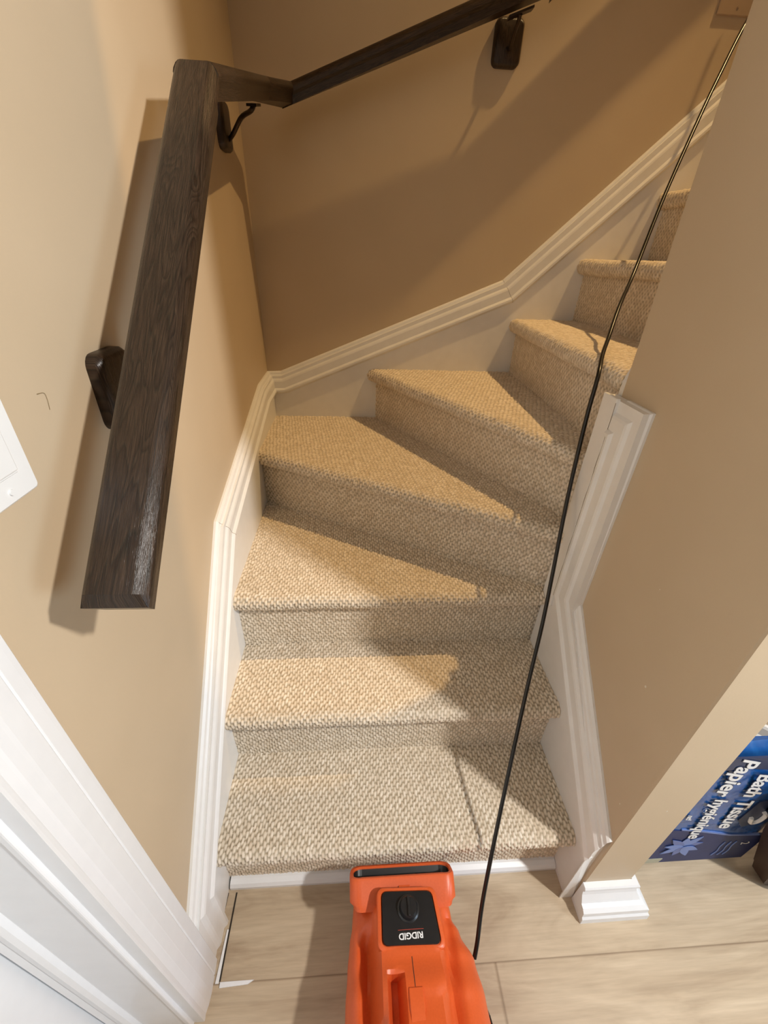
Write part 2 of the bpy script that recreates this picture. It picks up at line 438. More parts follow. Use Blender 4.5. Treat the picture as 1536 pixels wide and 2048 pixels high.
b = bmesh.new(); box(b, (-.185, -1.045, .004), (-.148, -.2235, 2.07), .002, 2)
d1 = struct('door_1', b, M['casing'])

# ------------------------------------------------------------------ staircase: carpeted treads and risers
PU, PS = 0.0070, 0.0180
def tufts(U, S, seed):
    """loop pile: staggered elongated tufts; returns height 0..1 and yarn variation"""
    wob = 0.0014*np.sin(S*95 + 3*np.sin(U*31+seed)) + 0.0006*np.sin(S*210+U*60+seed)
    Uw = U + wob
    c = np.floor(Uw/PU)
    h1 = np.modf(np.abs(np.sin(c*12.9898 + seed*7.13)*43758.5453))[0]
    t = S/PS + (c % 2)*0.5 + (h1-.5)*0.16
    r = np.floor(t)
    h2 = np.modf(np.abs(np.sin(c*78.233 + r*37.719 + seed*3.1)*24634.6345))[0]
    h3 = np.modf(np.abs(np.sin(c*26.651 + r*91.137 + seed*1.7)*13517.345))[0]
    du = Uw/PU - c - .5 - (h3-.5)*.16; dv = t - r - .5 - (h2-.5)*.12
    q = (du/.60)**2 + (np.abs(dv)/.47)**2.3
    h = np.sqrt(np.clip(1-q, 0, 1))*(.72+.28*h2)
    return h, h3
def grid_mesh(name, Pos, Nrm, Uc, Sc, keep, seed, amp, parent, loc):
    h, rnd = tufts(Uc, Sc, seed)
    X = Pos + Nrm*((h-.45)*amp)[..., None] - np.array(loc)
    nu, ns = Uc.shape
    idx = np.arange(nu*ns).reshape(nu, ns)
    Q = np.stack([idx[:-1, :-1], idx[1:, :-1], idx[1:, 1:], idx[:-1, 1:]], -1)
    kc = keep[:-1, :-1] & keep[1:, :-1] & keep[1:, 1:] & keep[:-1, 1:]
    Q = Q[kc]
    used = np.unique(Q); remap = -np.ones(nu*ns, int); remap[used] = np.arange(len(used))
    Q = remap[Q]; V = X.reshape(-1, 3)[used]
    me = bpy.data.meshes.new(name)
    me.vertices.add(len(V)); me.vertices.foreach_set('co', V.astype(np.float32).ravel())
    me.loops.add(Q.size); me.loops.foreach_set('vertex_index', Q.astype(np.int32).ravel())
    me.polygons.add(len(Q)); me.polygons.foreach_set('loop_start', np.arange(0, Q.size, 4, dtype=np.int32))
    me.polygons.foreach_set('use_smooth', np.ones(len(Q), bool))
    me.update(calc_edges=True)
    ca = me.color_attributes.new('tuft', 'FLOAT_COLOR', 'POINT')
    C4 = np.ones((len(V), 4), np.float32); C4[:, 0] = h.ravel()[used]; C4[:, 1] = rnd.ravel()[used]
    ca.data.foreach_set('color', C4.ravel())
    return link(name, me, M['carpet'], parent)

stair = thing('staircase', 'beige looped-carpet winder staircase turning right between the walls', 'staircase', (W/2, .6, 0))
SL = np.array([W/2, .6, 0])
RES = 0.0018
def frame(i):
    a0 = np.array(NOS[i][0], float); a1 = np.array(NOS[i][1], float)
    e = (a1-a0); L = np.linalg.norm(e); e /= L
    return a0, e, np.array([-e[1], e[0]]), L
def inroom(x, y, m_=.004):
    ok = (x > -m_) & (y < D+m_)
    ok &= np.where(y > .399, True, x < W+m_)
    ok &= np.where(x > W+m_, y > .395, True)
    return ok
VIS = {}
for i in range(1, 10):
    a0, e, nn, L = frame(i)
    res = RES if i < 4 else (0.0021 if i < 7 else 0.0026)
    R = 0.021
    if i < 9:
        # reach of this tread
        vmax = {1: .24, 2: .24, 3: .50, 4: .72, 5: .62, 6: .26, 7: .26, 8: .26}[i]
        u = np.arange(-.06 if i > 3 else -.004, L+(.06 if i > 3 else .004)+res, res)
        if i == 4: u = np.arange(-.62, L+.03, res)
        if i == 5: u = np.arange(-.40, L+.02, res)
        if i == 3: u = np.arange(-.004, L+.004+res, res)
        # profile: under nosing -> front -> top
        prof = []
        for t in np.arange(NSET, R, -res): prof.append((t, -2*R, 0, -1))
        for t in np.arange(-90, 90, math.degrees(res/R)):
            an = math.radians(t); prof.append((R-R*math.cos(an), -R+R*math.sin(an), -math.cos(an), math.sin(an)))
        for t in np.arange(R, vmax, res): prof.append((t, 0, 0, 1))
        prof = np.array(prof); s = np.arange(len(prof))*res
        U, S = np.meshgrid(u, s, indexing='ij')
        v = prof[:, 0][None, :]; dz = prof[:, 1][None, :]
        # worn soft nosing: gentle sag
        X = a0[0] + e[0]*U + nn[0]*v; Y = a0[1] + e[1]*U + nn[1]*v
        Z = H[i] - .0015 + dz + 0*U + .0012*np.sin(U*23+i)*np.exp(-(v*30)**2)
        N3 = np.stack([nn[0]*prof[:, 2][None, :]+0*U, nn[1]*prof[:, 2][None, :]+0*U, prof[:, 3][None, :]+0*U], -1)
        keep = inroom(X, Y)
        b0, be, bn, bL = frame(i+1)
        dist = (X-b0[0])*bn[0] + (Y-b0[1])*bn[1]
        keep &= dist < NSET + .006
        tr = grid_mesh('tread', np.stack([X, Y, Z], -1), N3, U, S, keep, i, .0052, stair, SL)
    # riser i (from previous tread up to this nosing)
    zb = (H[i-1] if i > 1 else 0.018)
    zz = np.arange(zb-.002, H[i]-2*R+.004, res)
    u = np.arange(-.06 if i > 3 else -.004, L+(.06 if i > 3 else .004)+res, res)
    if i in (5,): u = np.arange(-.03, L+.02, res)
    U, Zg = np.meshgrid(u, zz, indexing='ij')
    k = NSET
    X = a0[0] + e[0]*U + nn[0]*k; Y = a0[1] + e[1]*U + nn[1]*k
    N3 = np.stack([-nn[0]+0*U, -nn[1]+0*U, 0*U], -1)
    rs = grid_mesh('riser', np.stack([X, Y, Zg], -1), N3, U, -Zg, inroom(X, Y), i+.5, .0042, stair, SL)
    # plywood body behind the carpet so the steps are solid
# white strip along the foot of the first riser
b = bmesh.new()
prism(b, [(.012, 0), (-.015, 0), (-.015, .010), (-.010, .018), (.0, .021), (.012, .021)], 'x', 0.004, W-.001)
b.transform(Matrix.Translation(-Vector(SL)))
o = obj('base_strip', b, M['casing'], stair); o['label'] = 'white quarter-round strip under the lowest riser'
# solid core under the treads
b = bmesh.new()
def slab(poly, z):
    prism(b, poly, 'z', 0.0 if z > .0 else 0, z-.012)
slab([(0.002, .012), (W-.002, .012), (W-.002, .215), (.002, .215)], H[1])
slab([(0.002, .21), (W-.002, .21), (W-.002, .415), (.002, .415)], H[2])
slab([(0.002, .41), (W-.002, .412), (W-.002, .43), (.002, .878)], H[3])
slab([(0.002, .872), (W-.002, .425), (W+.01, .455), (.385, D-.002), (.002, D-.002)], H[4])
slab([(.395, D-.002), (W+.03, .45), (.875, .40), (.90, D-.002)], H[5])
slab([(.90, D-.002), (.878, .40), (1.10, .40), (1.10, D-.002)], H[6])
slab([(1.10, D-.002), (1.10, .40), (1.31, .40), (1.31, D-.002)], H[7])
slab([(1.31, D-.002), (1.31, .40), (1.52, .40), (1.52, D-.002)], H[8])
b.transform(Matrix.Translation(-Vector(SL)))
obj('core', b, M['dark'], stair)

# ------------------------------------------------------------------ floor details at the left
b = bmesh.new(); prism(b, [(.0185, -.02), (.0215, -.02), (.020, -.165), (.0165, -.165)], 'z', 0.0002, 0.0012)
prism(b, [(.0, -.02), (.0015, -.02), (-.004, -.13), (-.006, -.13)], 'z', .0002, .0012)
struct('trim_7', b, M['dark'])['label'] = 'dark gap beside the cut floor plank'
b = bmesh.new(); prism(b, [(.014, -.085), (.0175, -.085), (.017, -.168), (.010, -.168)], 'z', 0.0002, .003)
prism(b, [(.020, -.166), (.090, -.166), (.078, -.172), (.020, -.1745)], 'z', .0002, .003)
struct('trim_8', b, M['casing'])['label'] = 'white filler slivers in the floor gap'

# ------------------------------------------------------------------ handrail
rail = thing('handrail', 'dark stained oak handrail bending round the corner on bronze brackets', 'handrail', (.077, -.109, 0))
RP = [(-.032, -.013), (-.0305, -.009), (-.0265, -.0035), (-.0225, -.0007), (-.019, 0), (.019, 0), (.0225, -.0007), (.0265, -.0035), (.0305, -.009), (.032, -.013), (.0315, -.020), (.026, -.026), (.0245, -.042), (-.0245, -.042), (-.026, -.026), (-.0315, -.020)]
cx = .077
pathp = [Vector((cx-.004, -.113, 1.0255)), Vector((cx, .448, 1.545)), Vector((cx, .985, 1.668)), Vector((.128, 1.115, 1.690)), Vector((.80, 1.115, 1.932)), Vector((1.9, 1.115, 2.94))]
def station(i):
    p = pathp[i]
    d0 = (pathp[i]-pathp[i-1]) if i > 0 else pathp[1]-pathp[0]
    d1 = (pathp[i+1]-pathp[i]) if i < len(pathp)-1 else d0
    h0 = Vector((d0.x, d0.y, 0)).normalized(); h1 = Vector((d1.x, d1.y, 0)).normalized()
    r0_ = Vector((h0.y, -h0.x, 0)); r1_ = Vector((h1.y, -h1.x, 0))
    mm = (r0_+r1_).normalized()
    return p, mm/mm.dot(r0_), 1
def seg(i, lead=None):
    b = bmesh.new(); uvl = b.loops.layers.uv.new('UVMap')
    d = (pathp[i+1]-pathp[i]); L_ = d.length; dn = d.normalized()
    ups = 1.0/ max(.6, Vector((d.x, d.y, 0)).length/L_) 
    rings = []
    def ring(p, rv, pr, uu):
        rings.append(([b.verts.new(p + rv*h + Vector((0, 0, v*ups))) for h, v in pr], uu))
    pA, rA, _ = station(i); pB, rB, _ = station(i+1)
    if i == 0:
        upn = rA.cross(dn).normalized()
        if upn.z < 0: upn = -upn
        def pring(p, pr, uu): rings.append(([b.verts.new(p + rA*h + upn*v) for h, v in pr], uu))
        cap = [(h if v < -.010 else h/.0265*.031 if abs(h) < .0266 else h, min(v, -.013)) for h, v in RP]
        pring(pA, cap, 0)
        pring(pA + dn*.012, RP, .012)
    else: ring(pA, rA, RP, 0)
    n_ = 6
    for k in range(1, n_): 
        ring(pA.lerp(pB, k/n_), rA.lerp(rB, k/n_), RP, L_*k/n_)
    ring(pB, rB, RP, L_)
    per = [0]
    for k in range(1, len(RP)+1):
        q0 = RP[k-1]; q1 = RP[k % len(RP)]
        per.append(per[-1] + math.hypot(q0[0]-q1[0], q0[1]-q1[1]))
    n = len(RP)
    for (ra, ua), (rb, ub) in zip(rings, rings[1:]):
        for k in range(n):
            f = b.faces.new((ra[k], ra[(k+1) % n], rb[(k+1) % n], rb[k]))
            for lp, (x_, y_) in zip(f.loops, ((ua, per[k]), (ua, per[k+1]), (ub, per[k+1]), (ub, per[k]))): lp[uvl].uv = (x_+i*1.37, y_+i*.31)
    for ring_ in (rings[0][0], rings[-1][0][::-1]):
        f = b.faces.new(ring_)
        for k, lp in enumerate(f.loops): lp[uvl].uv = (k*.01, .2)
    return obj('rail', b, M['oak'], rail, True)
for i in range(5): seg(i)
def rosette(c, axis, w_=.078, h_=.097, t=.019):
    b = bmesh.new()
    outl = [rrect(0, 0, w_, h_, .016), rrect(0, 0, w_, h_, .016), rrect(0, 0, w_-.008, h_-.008, .013), rrect(0, 0, w_-.016, h_-.016, .010)]
    dep = [0, t*.6, t*.9, t]
    uvl = b.loops.layers.uv.new('UVMap'); rings = []
    for pl, d in zip(outl, dep):
        rings.append([b.verts.new((c[0]+d, c[1]+q[0], c[2]+q[1]) if axis == 'x' else (c[0]+q[0], c[1]-d, c[2]+q[1])) for q in pl])
    for A, B in zip(rings, rings[1:]):
        for k in range(len(A)): b.faces.new((A[k], A[(k+1) % len(A)], B[(k+1) % len(A)], B[k]))
    b.faces.new(rings[0][::-1]); b.faces.new(rings[-1])
    for f in b.faces:
        for lp in f.loops:
            q = lp.vert.co; lp[uvl].uv = (q.z, (q.y if axis == 'x' else q.x))
    return b
brs = [((XL, .168, 1.153), 'x', (cx, .172, 1.236)), ((XL, .965, 1.572), 'x', (cx, .900, 1.600)), ((.724, YB, 1.820), 'y', (.724, 1.115, 1.848))]
for c, ax, top in brs:
    br = obj('bracket', rosette(c, ax), M['oak'], rail, True); br['label'] = 'bronze bracket on a rounded oak wall block'
    b = bmesh.new()
    if ax == 'x':
        p = spline([(c[0]+.018, c[1], c[2]-.026), (c[0]+.034, (c[1]*3+top[1])/4, c[2]-.016), (c[0]+.060, (c[1]+top[1])/2, c[2]+.010), (cx-.008, top[1], top[2]-.012), (cx, top[1], top[2]-.002)], 6)
    else:
        p = spline([(c[0], c[1]-.018, c[2]-.012), (c[0], c[1]-.04, c[2]-.016), (c[0], c[1]-.066, c[2]+.004), (c[0], top[1]+.012, top[2]-.014), (c[0], top[1], top[2]-.002)], 6)
    tube(b, p, .0052, 10)
    obj('bracket_arm', b, M['metal'], br, True)
    b = bmesh.new()
    if ax == 'x':
        sl = .935 if c[1] < .5 else .228
        prism(b, [(top[1]-.032, top[2]-.004-.032*sl), (top[1]+.032, top[2]-.004+.032*sl), (top[1]+.032, top[2]+.001+.032*sl), (top[1]-.032, top[2]+.001-.032*sl)], 'x', cx-.011, cx+.011)
    else:
        sl = .345
        prism(b, [(top[0]-.03, top[2]-.004-.03*sl), (top[0]+.03, top[2]-.004+.03*sl), (top[0]+.03, top[2]+.001+.03*sl), (top[0]-.03, top[2]+.001-.03*sl)], 'y', 1.104, 1.126)
    obj('saddle', b, M['metal'], br)
rebase(rail)

# ------------------------------------------------------------------ air mover (orange blower) in front of the first step
fan = thing('air_mover', 'orange plastic carpet blower fan with black control panel at the foot of the stairs', 'fan', (.405, -.25, 0))
def lerp(a_, b_, t): return a_+(b_-a_)*t
def interp(tab, y):
    if y >= tab[0][0]: return tab[0][1:]
    for p, q in zip(tab, tab[1:]):
        if q[0] <= y <= p[0]:
            t = (p[0]-y)/(p[0]-q[0]); t = t*t*(3-2*t)
            return [lerp(a_, b_, t) for a_, b_ in zip(p[1:], q[1:])]
    return tab[-1][1:]
#        y     xl    xr   ztop  zbot
TAB = [(-.088, .300, .504, .168, .050),
       (-.125, .297, .507, .178, .030),
       (-.150, .292, .520, .180, .022),
       (-.190, .288, .541, .186, .015),
       (-.240, .285, .547, .205, .015),
       (-.300, .283, .548, .220, .015),
       (-.360, .285, .545, .215, .015),
       (-.420, .292, .536, .190, .020),
       (-.465, .305, .522, .140, .040),
       (-.490, .330, .495, .095, .070)]
b = bmesh.new(); rings = []
NSEG = 96
ys = np.linspace(-.086, -.49, 70)
def smooth(e0, e1, x):
    t = min(1, max(0, (x-e0)/(e1-e0))); return t*t*(3-2*t)
for y in ys:
    xl, xr, zt, zb = interp(TAB, y)
    xc = (xl+xr)/2; hw = (xr-xl)/2; zc = (zt+zb)/2; hh = (zt-zb)/2
    ring = []
    for k in range(NSEG):
        an = 2*math.pi*k/NSEG
        ca_, sa_ = math.cos(an), math.sin(an)
        n_ = 3.2
        x = xc + hw*math.copysign(abs(ca_)**(2/n_), ca_); z = zc + hh*math.copysign(abs(sa_)**(2/n_), sa_)
        if z > zc:
            # raised centre spine that carries the panel and the handle, valleys at both sides
            sw = smooth(-.095, -.125, y)
            l_e = lerp(.342, .348, smooth(-.12, -.30, y)); r_e = lerp(.474, .462, smooth(-.12, -.3, y))
            fade = smooth(-.47, -.40, y)
            up = smooth(l_e-.006, l_e+.006, x)*(1-smooth(r_e-.005, r_e+.008, x))
            z += sw*fade*.036*up
            # valley left of the spine
            val = math.exp(-((x-(l_e-.016))/.013)**2)*smooth(-.13, -.17, y)*fade
            z -= .030*val
            val = math.exp(-((x-(r_e+.016))/.012)**2)*smooth(-.11, -.13, y)*fade
            z -= .014*val
            # recess on the left half of the spine under the grip
            rec = smooth(.362, .368, x)*(1-smooth(.386, .392, x))*smooth(-.212, -.222, y)*(1-smooth(-.385, -.40, y))*-1
            z += rec*.040
        ring.append(b.verts.new((x, y, z)))
    rings.append(ring)
for A, B in zip(rings, rings[1:]):
    for k in range(NSEG): b.faces.new((A[k], A[(k+1) % NSEG], B[(k+1) % NSEG], B[k]))
b.faces.new(rings[0][::-1]); b.faces.new(rings[-1])
house = obj('housing', b, M['orange'], fan, True)
# moulded seam line down the middle, laid on the surface
from mathutils.bvhtree import BVHTree
bv = BVHTree.FromPolygons([v.co.copy() for v in house.data.vertices], [tuple(p.vertices) for p in house.data.polygons])
b = bmesh.new(); prev = None
for y in np.linspace(-.194, -.245, 14):
    L2 = []
    for x in (.4069, .4081):
        h_ = bv.ray_cast(Vector((x, y, .6)), Vector((0, 0, -1)))[0]
        L2.append(b.verts.new((x, y, h_.z+.0004)))
    if prev: b.faces.new((prev[0], prev[1], L2[1], L2[0]))
    prev = L2
obj('seam', b, M['dark'], fan)
# outlet: flared rim tilted up toward the steps
b = bmesh.new()
c0 = Vector((.4035, -.088, .185)); dep = Vector((0, -.80, -.34)).normalized()
upv = Vector((0, .62, -.78)).normalized()   # from near lip to far lip
rt_ = Vector((1, 0, 0))
def loop(w_, h_, r_, off, sag=0.0):
    o_ = c0 + dep*off
    pts_ = rrect(0, 0, w_, h_, r_, 6)
    vs = []
    for qx, qy in pts_:
        bow = sag*(1-(qx/(w_/2))**2)
        yy = qy - (bow if qy < 0 else -bow*.0)
        yy = qy + (bow*1.6 if qy < 0 else 0)
        vs.append(b.verts.new(o_ + rt_*qx + upv*(yy + h_*0)))
    return vs
c0 = Vector((.4035, -.054, .180))
loops = [loop(.203, .062, .020, .052, .006), loop(.210, .066, .022, .044, .008), loop(.222, .072, .026, .040, .012), loop(.223, .072, .026, .004, .012),
         loop(.219, .068, .024, .0, .012), loop(.209, .056, .020, .0, .014), loop(.206, .052, .018, .004, .014)]
for A, B in zip(loops, loops[1:]):
    for k in range(len(A)): b.faces.new((A[k], A[(k+1) % len(A)], B[(k+1) % len(A)], B[k]))
b.faces.new(loops[0][::-1])
rim = obj('outlet_rim', b, M['orange'], fan, True)
b = bmesh.new()
inn = [loop(.2062, .0522, .018, .0035, .014), loop(.200, .046, .016, .048, .012)]
for k in range(len(inn[0])): b.faces.new((inn[0][k], inn[0][(k+1) % len(inn[0])], inn[1][(k+1) % len(inn[0])], inn[1][k]))
b.faces.new(inn[1])
obj('outlet_opening', b, M['black'], fan)
# control panel
pan = []
b = bmesh.new()
corn = [(.357, -.099), (.457, -.102), (.465, -.181), (.355, -.178)]
def rounded_quad(c, r_, seg=6):
    out = []
    n = len(c)
    for i in range(n):
        p0, p1, p2 = Vector(c[i-1]), Vector(c[i]), Vector(c[(i+1) % n])
        a_ = p1 + (p0-p1).normalized()*r_; c_ = p1 + (p2-p1).normalized()*r_
        for k in range(seg+1):
            t = k/seg; out.append(((1-t)**2*a_ + 2*t*(1-t)*p1 + t*t*c_))
    return out
rq = rounded_quad(corn, .011)
cen = sum(rq, Vector((0, 0)))/len(rq)
tiltz = lambda y: .2165 + (y+.145)*(-.04)
rr_ = []
for dz_, k_ in ((-.006, 1.0), (.0035, 1.0), (.0055, .985)):
    rr_.append([b.verts.new((cen.x+(q.x-cen.x)*k_, cen.y+(q.y-cen.y)*k_, tiltz(q.y)+dz_)) for q in rq])
for A, B in zip(rr_, rr_[1:]):
    for k in range(len(A)): b.faces.new((A[k], A[(k+1) % len(A)], B[(k+1) % len(A)], B[k]))
b.faces.new(rr_[-1])
panel = obj('control_panel', b, M['black'], fan, True)
# orange frame round the panel
b = bmesh.new(); rr_ = []
for dz_, gr in ((-.010, .012), (.001, .010), (.003, .007), (.003, .002), (-.004, .0)):
    rr_.append([b.verts.new((q.x+(q-cen).normalized().x*gr, q.y+(q-cen).normalized().y*gr, tiltz(q.y)+dz_)) for q in rq])
for A, B in zip(rr_, rr_[1:]):
    for k in range(len(A)): b.faces.new((A[k], A[(k+1) % len(A)], B[(k+1) % len(A)], B[k]))
obj('panel_frame', b, M['orange'], fan, True)
# knob
kb = Vector((.408, -.128, tiltz(-.133)+.0055))
b = bmesh.new(); rr_ = []
for r_, dz_ in ((.0215, 0), (.0215, .002), (.0185, .004), (.0165, .012), (.0150, .0145), (.0, .015)):
    if r_ > 0: rr_.append([b.verts.new(kb + Vector((r_*math.cos(2*math.pi*k/32), r_*math.sin(2*math.pi*k/32), dz_))) for k in range(32)])
for A, B in zip(rr_, rr_[1:]):
    for k in range(32): b.faces.new((A[k], A[(k+1) % 32], B[(k+1) % 32], B[k]))
b.faces.new(rr_[-1])
knob = obj('knob', b, M['black'], panel, True)
b = bmesh.new(); box(b, (kb.x-.0022, kb.y-.015, kb.z+.012), (kb.x+.0022, kb.y+.015, kb.z+.019), .001, 2); obj('pointer', b, M['black'], panel)
def flat(px, py, pz, rotz):
    return Matrix.Translation((px, py, pz)) @ Matrix.Rotation(rotz, 4, 'Z')
tx = text_mesh('RIDGID', .0125, M['letter'], 'logo_lettering', panel, flat(.409, -.1665, tiltz(-.1665)+.0062, math.pi+.02) @ Matrix.Diagonal((1.12, 1, 1, 1)), .0002, .0003)
b = bmesh.new(); box(b, (.385, -.1585, tiltz(-.158)+.005), (.434, -.1577, tiltz(-.158)+.0062)); obj('logo_line', b, M['redline'], panel)
# grip over the recess
b = bmesh.new()
gpr = [(-.225, .208), (-.229, .232), (-.236, .243), (-.26, .249), (-.31, .252), (-.36, .246), (-.385, .235), (-.392, .20), (-.37, .19), (-.35, .205), (-.30, .212), (-.25, .208)]
prism(b, gpr, 'x', .3925, .4235)
bmesh.ops.bevel(b, geom=[e for e in b.edges if abs(e.verts[0].co.x-e.verts[1].co.x) < 1e-5], offset=.004, segments=3, affect='EDGES')
obj('handle', b, M['orange'], fan, True)
b = bmesh.new(); box(b, (.4074, -.37, .2455), (.4084, -.240, .2525)); 
b.free()
# little latch on the rim
bvr = BVHTree.FromPolygons([v.co.copy() for v in rim.data.vertices], [tuple(p.vertices) for p in rim.data.polygons])
hz = bvr.ray_cast(Vector((.400, -.088, .6)), Vector((0, 0, -1)))[0].z
b = bmesh.new(); box(b, (.394, -.094, hz-.004), (.418, -.084, hz+.0028), .0012, 2); obj('latch', b, M['orange'], fan)
b = bmesh.new(); box(b, (.3925, -.095, hz-.004), (.3945, -.084, hz+.0012)); obj('latch_slot', b, M['dark'], fan)
# side inlet grille on the right
b = bmesh.new()
for r_ in (.018, .030, .042, .052):
    tube(b, [(.546, -.30+r_*math.cos(t*math.pi/18), .112+r_*math.sin(t*math.pi/18)) for t in range(37)], .0022, 6, False)
for k in range(8):
    t = k*math.pi/4; tube(b, [(.546, -.30+.012*math.cos(t), .112+.012*math.sin(t)), (.546, -.30+.054*math.cos(t), .112+.054*math.sin(t))], .002, 6)
obj('inlet_grille', b, M['black'], fan, True)
for fx in (.315, .500):
    b = bmesh.new(); box(b, (fx-.02, -.42, 0), (fx+.02, -.15, .024), .006, 3); obj('foot', b, M['orange'], fan, True)
rebase(fan)

# ------------------------------------------------------------------ cord from the fan up the stairs
b = bmesh.new()
cp = [(.549, -.176, .086), (.558, -.155, .104), (.580, -.095, .152), (.631, .022, .295), (.698, .165, .462), (.740, .252, .590), (.762, .309, .697),
      (.782, .370, .837), (.794, .404, .933), (.805, .433, 1.038), (.819, .459, 1.111), (.847, .514, 1.1465), (.882, .570, 1.176), (.930, .645, 1.235), (1.000, .743, 1.306),
      (1.090, .862, 1.470), (1.190, .977, 1.650), (1.240, 1.030, 1.738), (1.300, 1.090, 1.840), (1.36, 1.13, 1.95), (1.40, 1.13, 2.2)]
tube(b, spline(cp, 8), .0045, 12)
o = obj('power_cord', b, M['cord'], None, True)
tag(o, 'long black power cord running from the orange fan up over the carpeted steps', 'cord')

# ------------------------------------------------------------------ light switch and wall plate
sw = thing('light_switch', 'white rocker light switch plate on the left wall, cut by the photo edge', 'light switch', (XL, -.053, 1.163))
b = bmesh.new(); rings = []
for dx, ins in ((0, 0), (.0035, 0), (.0052, .002)):
    rings.append([b.verts.new((dx, q[0], q[1])) for q in rrect(0, 0, .072-2*ins, .118-2*ins, .004, 3)])
for A, B in zip(rings, rings[1:]):
    for k in range(len(A)): b.faces.new((A[k], A[(k+1) % len(A)], B[(k+1) % len(A)], B[k]))
b.faces.new(rings[-1]); b.faces.new(rings[0][::-1])
obj('switch_plate', b, M['plate'], sw)
b = bmesh.new(); box(b, (.003, -.0175, -.0345), (.0062, .0175, .0345), .001, 1); box(b, (.005, -.0155, -.0315), (.0085, .0155, .0315), .0015, 2)
obj('rocker', b, M['plate'], sw)
for zz_ in (-.0475, .0475):
    b = bmesh.new(); bmesh.ops.create_cone(b, cap_ends=True, segments=16, radius1=.0032, radius2=.0028, depth=.0022)
    b.transform(Matrix.Translation((.0058, 0, zz_)) @ Matrix.Rotation(math.pi/2, 4, 'Y'))
    obj('screw', b, M['plate'], sw)
op = thing('wall_plate', 'pale blank wall plate high on the back wall at the top right', 'wall plate', (1.345, YB, 1.965))
b = bmesh.new(); box(b, (-.055, -.006, -.06), (.055, 0, .06), .002, 2); obj('plate_cover', b, M['plate_warm'], op)
for zz_ in (-.042, .042):
    b = bmesh.new(); bmesh.ops.create_cone(b, cap_ends=True, segments=12, radius1=.003, radius2=.003, depth=.002)
    b.transform(Matrix.Translation((0, -.0065, zz_)) @ Matrix.Rotation(math.pi/2, 4, 'X')); obj('screw', b, M['plate_warm'], op)

# ------------------------------------------------------------------ blue toilet paper pack, standing on its end
pk = thing('toilet_paper_pack', 'blue plastic-wrapped pack of bathroom tissue standing behind the wall end', 'tissue pack', (1.13, .06, 0))
b = bmesh.new()
nx, nz_ = 26, 40
x0p, x1p, z1p, y0p, y1p = .985, 1.312, .520, -.017, .13
rings = []
for j in range(nz_+1):
    t = j/nz_; z = z1p*t
    insz = .022*(abs(2*t-1)**10) + .008*(abs(2*t-1)**3)
    ring = []
    for k in range(64):
        an = 2*math.pi*k/64
        ca_, sa_ = math.cos(an), math.sin(an); n_ = 6
        hx = (x1p-x0p)/2 - insz; hy = (y1p-y0p)/2 - insz*.9
        x = (x0p+x1p)/2 + hx*math.copysign(abs(ca_)**(2/n_), ca_); hy *= 1-.93*smooth(.25, 1.0, t); y = y0p + insz*.9 + hy + hy*math.copysign(abs(sa_)**(2/n_), sa_)
        bul = .0035*math.sin(x*70)*math.sin(z*52)
        y += (bul if sa_ > 0 else -abs(bul)*.4)
        ring.append(b.verts.new((x, y, max(z, 0.0) + (.006*math.sin(x*40) if j == nz_ else 0))))
    rings.append(ring)
for A, B in zip(rings, rings[1:]):
    for k in range(64): b.faces.new((A[k], A[(k+1) % 64], B[(k+1) % 64], B[k]))
b.faces.new(rings[0][::-1]); b.faces.new(rings[-1])
wrap = obj('wrapper', b, M['film'], pk, True)
yf = y0p-.0022
# navy lower band, tapered with the light line above it
b = bmesh.new(); prism(b, [(x0p+.012, .02), (x1p-.012, .02), (x1p-.008, .145), (1.20, .158), (1.10, .192), (1.02, .205), (x0p+.008, .215)], 'y', yf, yf+.006); obj('navy_band', b, M['navyband'], wrap)
b = bmesh.new(); prism(b, [(1.06, .202), (1.10, .192), (1.20, .158), (1.28, .150), (1.28, .154), (1.20, .164), (1.10, .198), (1.06, .206)], 'y', yf-.0008, yf+.004); obj('seal_line', b, M['petal'], wrap)
def upright(x_, z_, rot):
    # text in the x-z plane facing -y
    return Matrix.Translation((x_, yf-.0012, z_)) @ Matrix.Rotation(rot, 4, 'Y') @ Matrix.Rotation(math.pi/2, 4, 'X')
def lettering(body, x_, z_, size, tilt=0.0):
    rot = math.pi/2 + tilt
    mt = upright(x_, z_, rot)
    text_mesh(body, size, M['ink'], 'lettering_outline', wrap, mt, .0001, .0030*size/.06, .35)
    mt = Matrix.Translation((0, -.0006, 0)) @ mt
    text_mesh(body, size, M['letter'], 'lettering', wrap, mt, .0002, .0012*size/.06, .35)
lettering('Papier', 1.076, .440, .056, -.02)
lettering('hygiénique', 1.096, .256, .045, -.10)
lettering('Bath Tissue', 1.150, .330, .052, -.10)
lettering('nt!', 1.049, .270, .020, -.1)
text_mesh('2', .030, M['letter'], 'small_lettering', wrap, upright(1.262, .112, 1.35), .0002, 0, .1)
for dx_ in (0, .016, .030):
    b = bmesh.new(); tube(b, spline([(1.205+dx_, yf-.001, .125), (1.203+dx_, yf-.001, .10), (1.207+dx_, yf-.001, .075), (1.202+dx_, yf-.001, .05)], 5), .0012, 6); obj('small_print_line', b, M['petal'], wrap)
b = bmesh.new(); prism(b, [(x0p+.03, .508), (x1p-.03, .508), (x1p-.03, .455), (1.15, .462), (1.08, .470), (x0p+.02, .462)], 'y', yf-.0004, yf+.004); obj('navy_band', b, M['ink'], wrap)
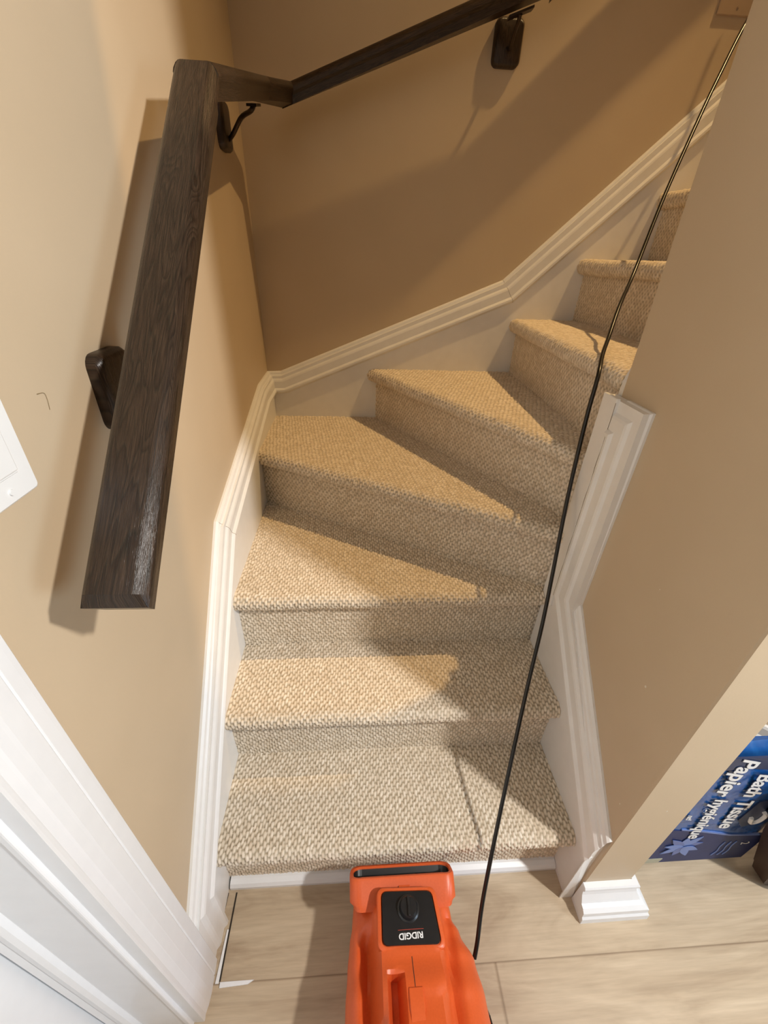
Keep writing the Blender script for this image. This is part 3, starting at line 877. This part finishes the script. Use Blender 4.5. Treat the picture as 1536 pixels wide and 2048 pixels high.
# flower on the navy band
for k in range(9):
    an = 2*math.pi*k/9 + .3
    b = bmesh.new(); ln = .058 if k % 2 else .048
    pts_ = []
    for t in np.linspace(0, 1, 9): pts_.append((ln*t, .0105*math.sin(math.pi*t**.8)))
    for t in np.linspace(1, 0, 9)[1:-1]: pts_.append((ln*t, -.0105*math.sin(math.pi*t**.8)))
    c_, s_ = math.cos(an), math.sin(an)
    vv = [b.verts.new((1.100+c_*p-s_*q, yf-.0015-.0003*k, .115+s_*p+c_*q)) for p, q in pts_]
    b.faces.new(vv)
    ret = bmesh.ops.extrude_face_region(b, geom=b.faces[:]); 
    for v in ret['geom']:
        if isinstance(v, bmesh.types.BMVert): v.co.y += .001
    obj('petal', b, M['petal'] if k % 3 else M['petal2'], wrap)
# dark emblem with pale curl and grey label
b = bmesh.new(); prism(b, [(1.188, .325), (1.225, .335), (1.24, .225), (1.205, .205), (1.180, .24)], 'y', yf-.0012, yf+.003); obj('emblem', b, M['ink'], wrap)
b = bmesh.new(); tube(b, spline([(1.203, yf-.003, .255), (1.212, yf-.003, .232), (1.228, yf-.003, .238), (1.232, yf-.003, .262), (1.222, yf-.003, .278)], 6), .0045, 8); obj('emblem_curl', b, M['letter'], wrap, True)
b = bmesh.new(); prism(b, [(1.215, .335), (1.245, .335), (1.255, .285), (1.222, .285)], 'y', yf-.0012, yf+.003); obj('emblem_corner', b, M['maroon'], wrap)
b = bmesh.new(); prism(b, [(1.03, .022), (1.072, .024), (1.076, .045), (1.035, .045)], 'y', yf-.0014, yf+.003); obj('label_patch', b, M['grey'], wrap)
rebase(pk)

# ------------------------------------------------------------------ dark brown furniture end at the right edge
b = bmesh.new()
pts_ = [(1.350, 0), (1.330, .004), (1.316, .018), (1.258, .20), (1.19, .40), (1.32, .46), (1.46, .46), (1.56, 0)]
prism(b, pts_, 'y', -.085, -.026)
bmesh.ops.bevel(b, geom=[e for e in b.edges if abs(e.verts[0].co.y-e.verts[1].co.y) < 1e-5], offset=.012, segments=4, affect='EDGES')
o = obj('furniture_leg', b, M['leather'], None, True)
tag(o, 'dark brown slanting furniture leg in front of the blue tissue pack', 'furniture leg')

# ------------------------------------------------------------------ little marks on the walls
def chip(x_, y_, z_, r_, ax):
    b = bmesh.new(); bmesh.ops.create_icosphere(b, subdivisions=1, radius=r_)
    s_ = (.2, 1, 1.4) if ax == 'x' else (1, .2, 1.4)
    b.transform(Matrix.Translation((x_, y_, z_)) @ Matrix.Diagonal((*s_, 1)))
    return b

for (x_, y_, z_, r_) in ((XR, .035, .665, .0022), (XR, -.04, .40, .0016), (XR, .10, .84, .0010)):
    obj('paint_chip', chip(x_, y_, z_, r_, 'x'), M['chip'], bpy.data.objects['wall_right'])
obj('paint_chip', chip(.895, YN, .435, .0016, 'y'), M['chip'], bpy.data.objects['wall_right'])
HAIR = [(XL+.0006, .0338, 1.1827), (XL+.001, .0433, 1.1812), (XL+.001, .0446, 1.1738), (XL+.0006, .0431, 1.1633)]
b = bmesh.new(); tube(b, spline(HAIR, 6), [.00035, .00035, .0003] + [.0002]*16, 6)
obj('stray_hair', b, M['hair'], bpy.data.objects['wall_left'])
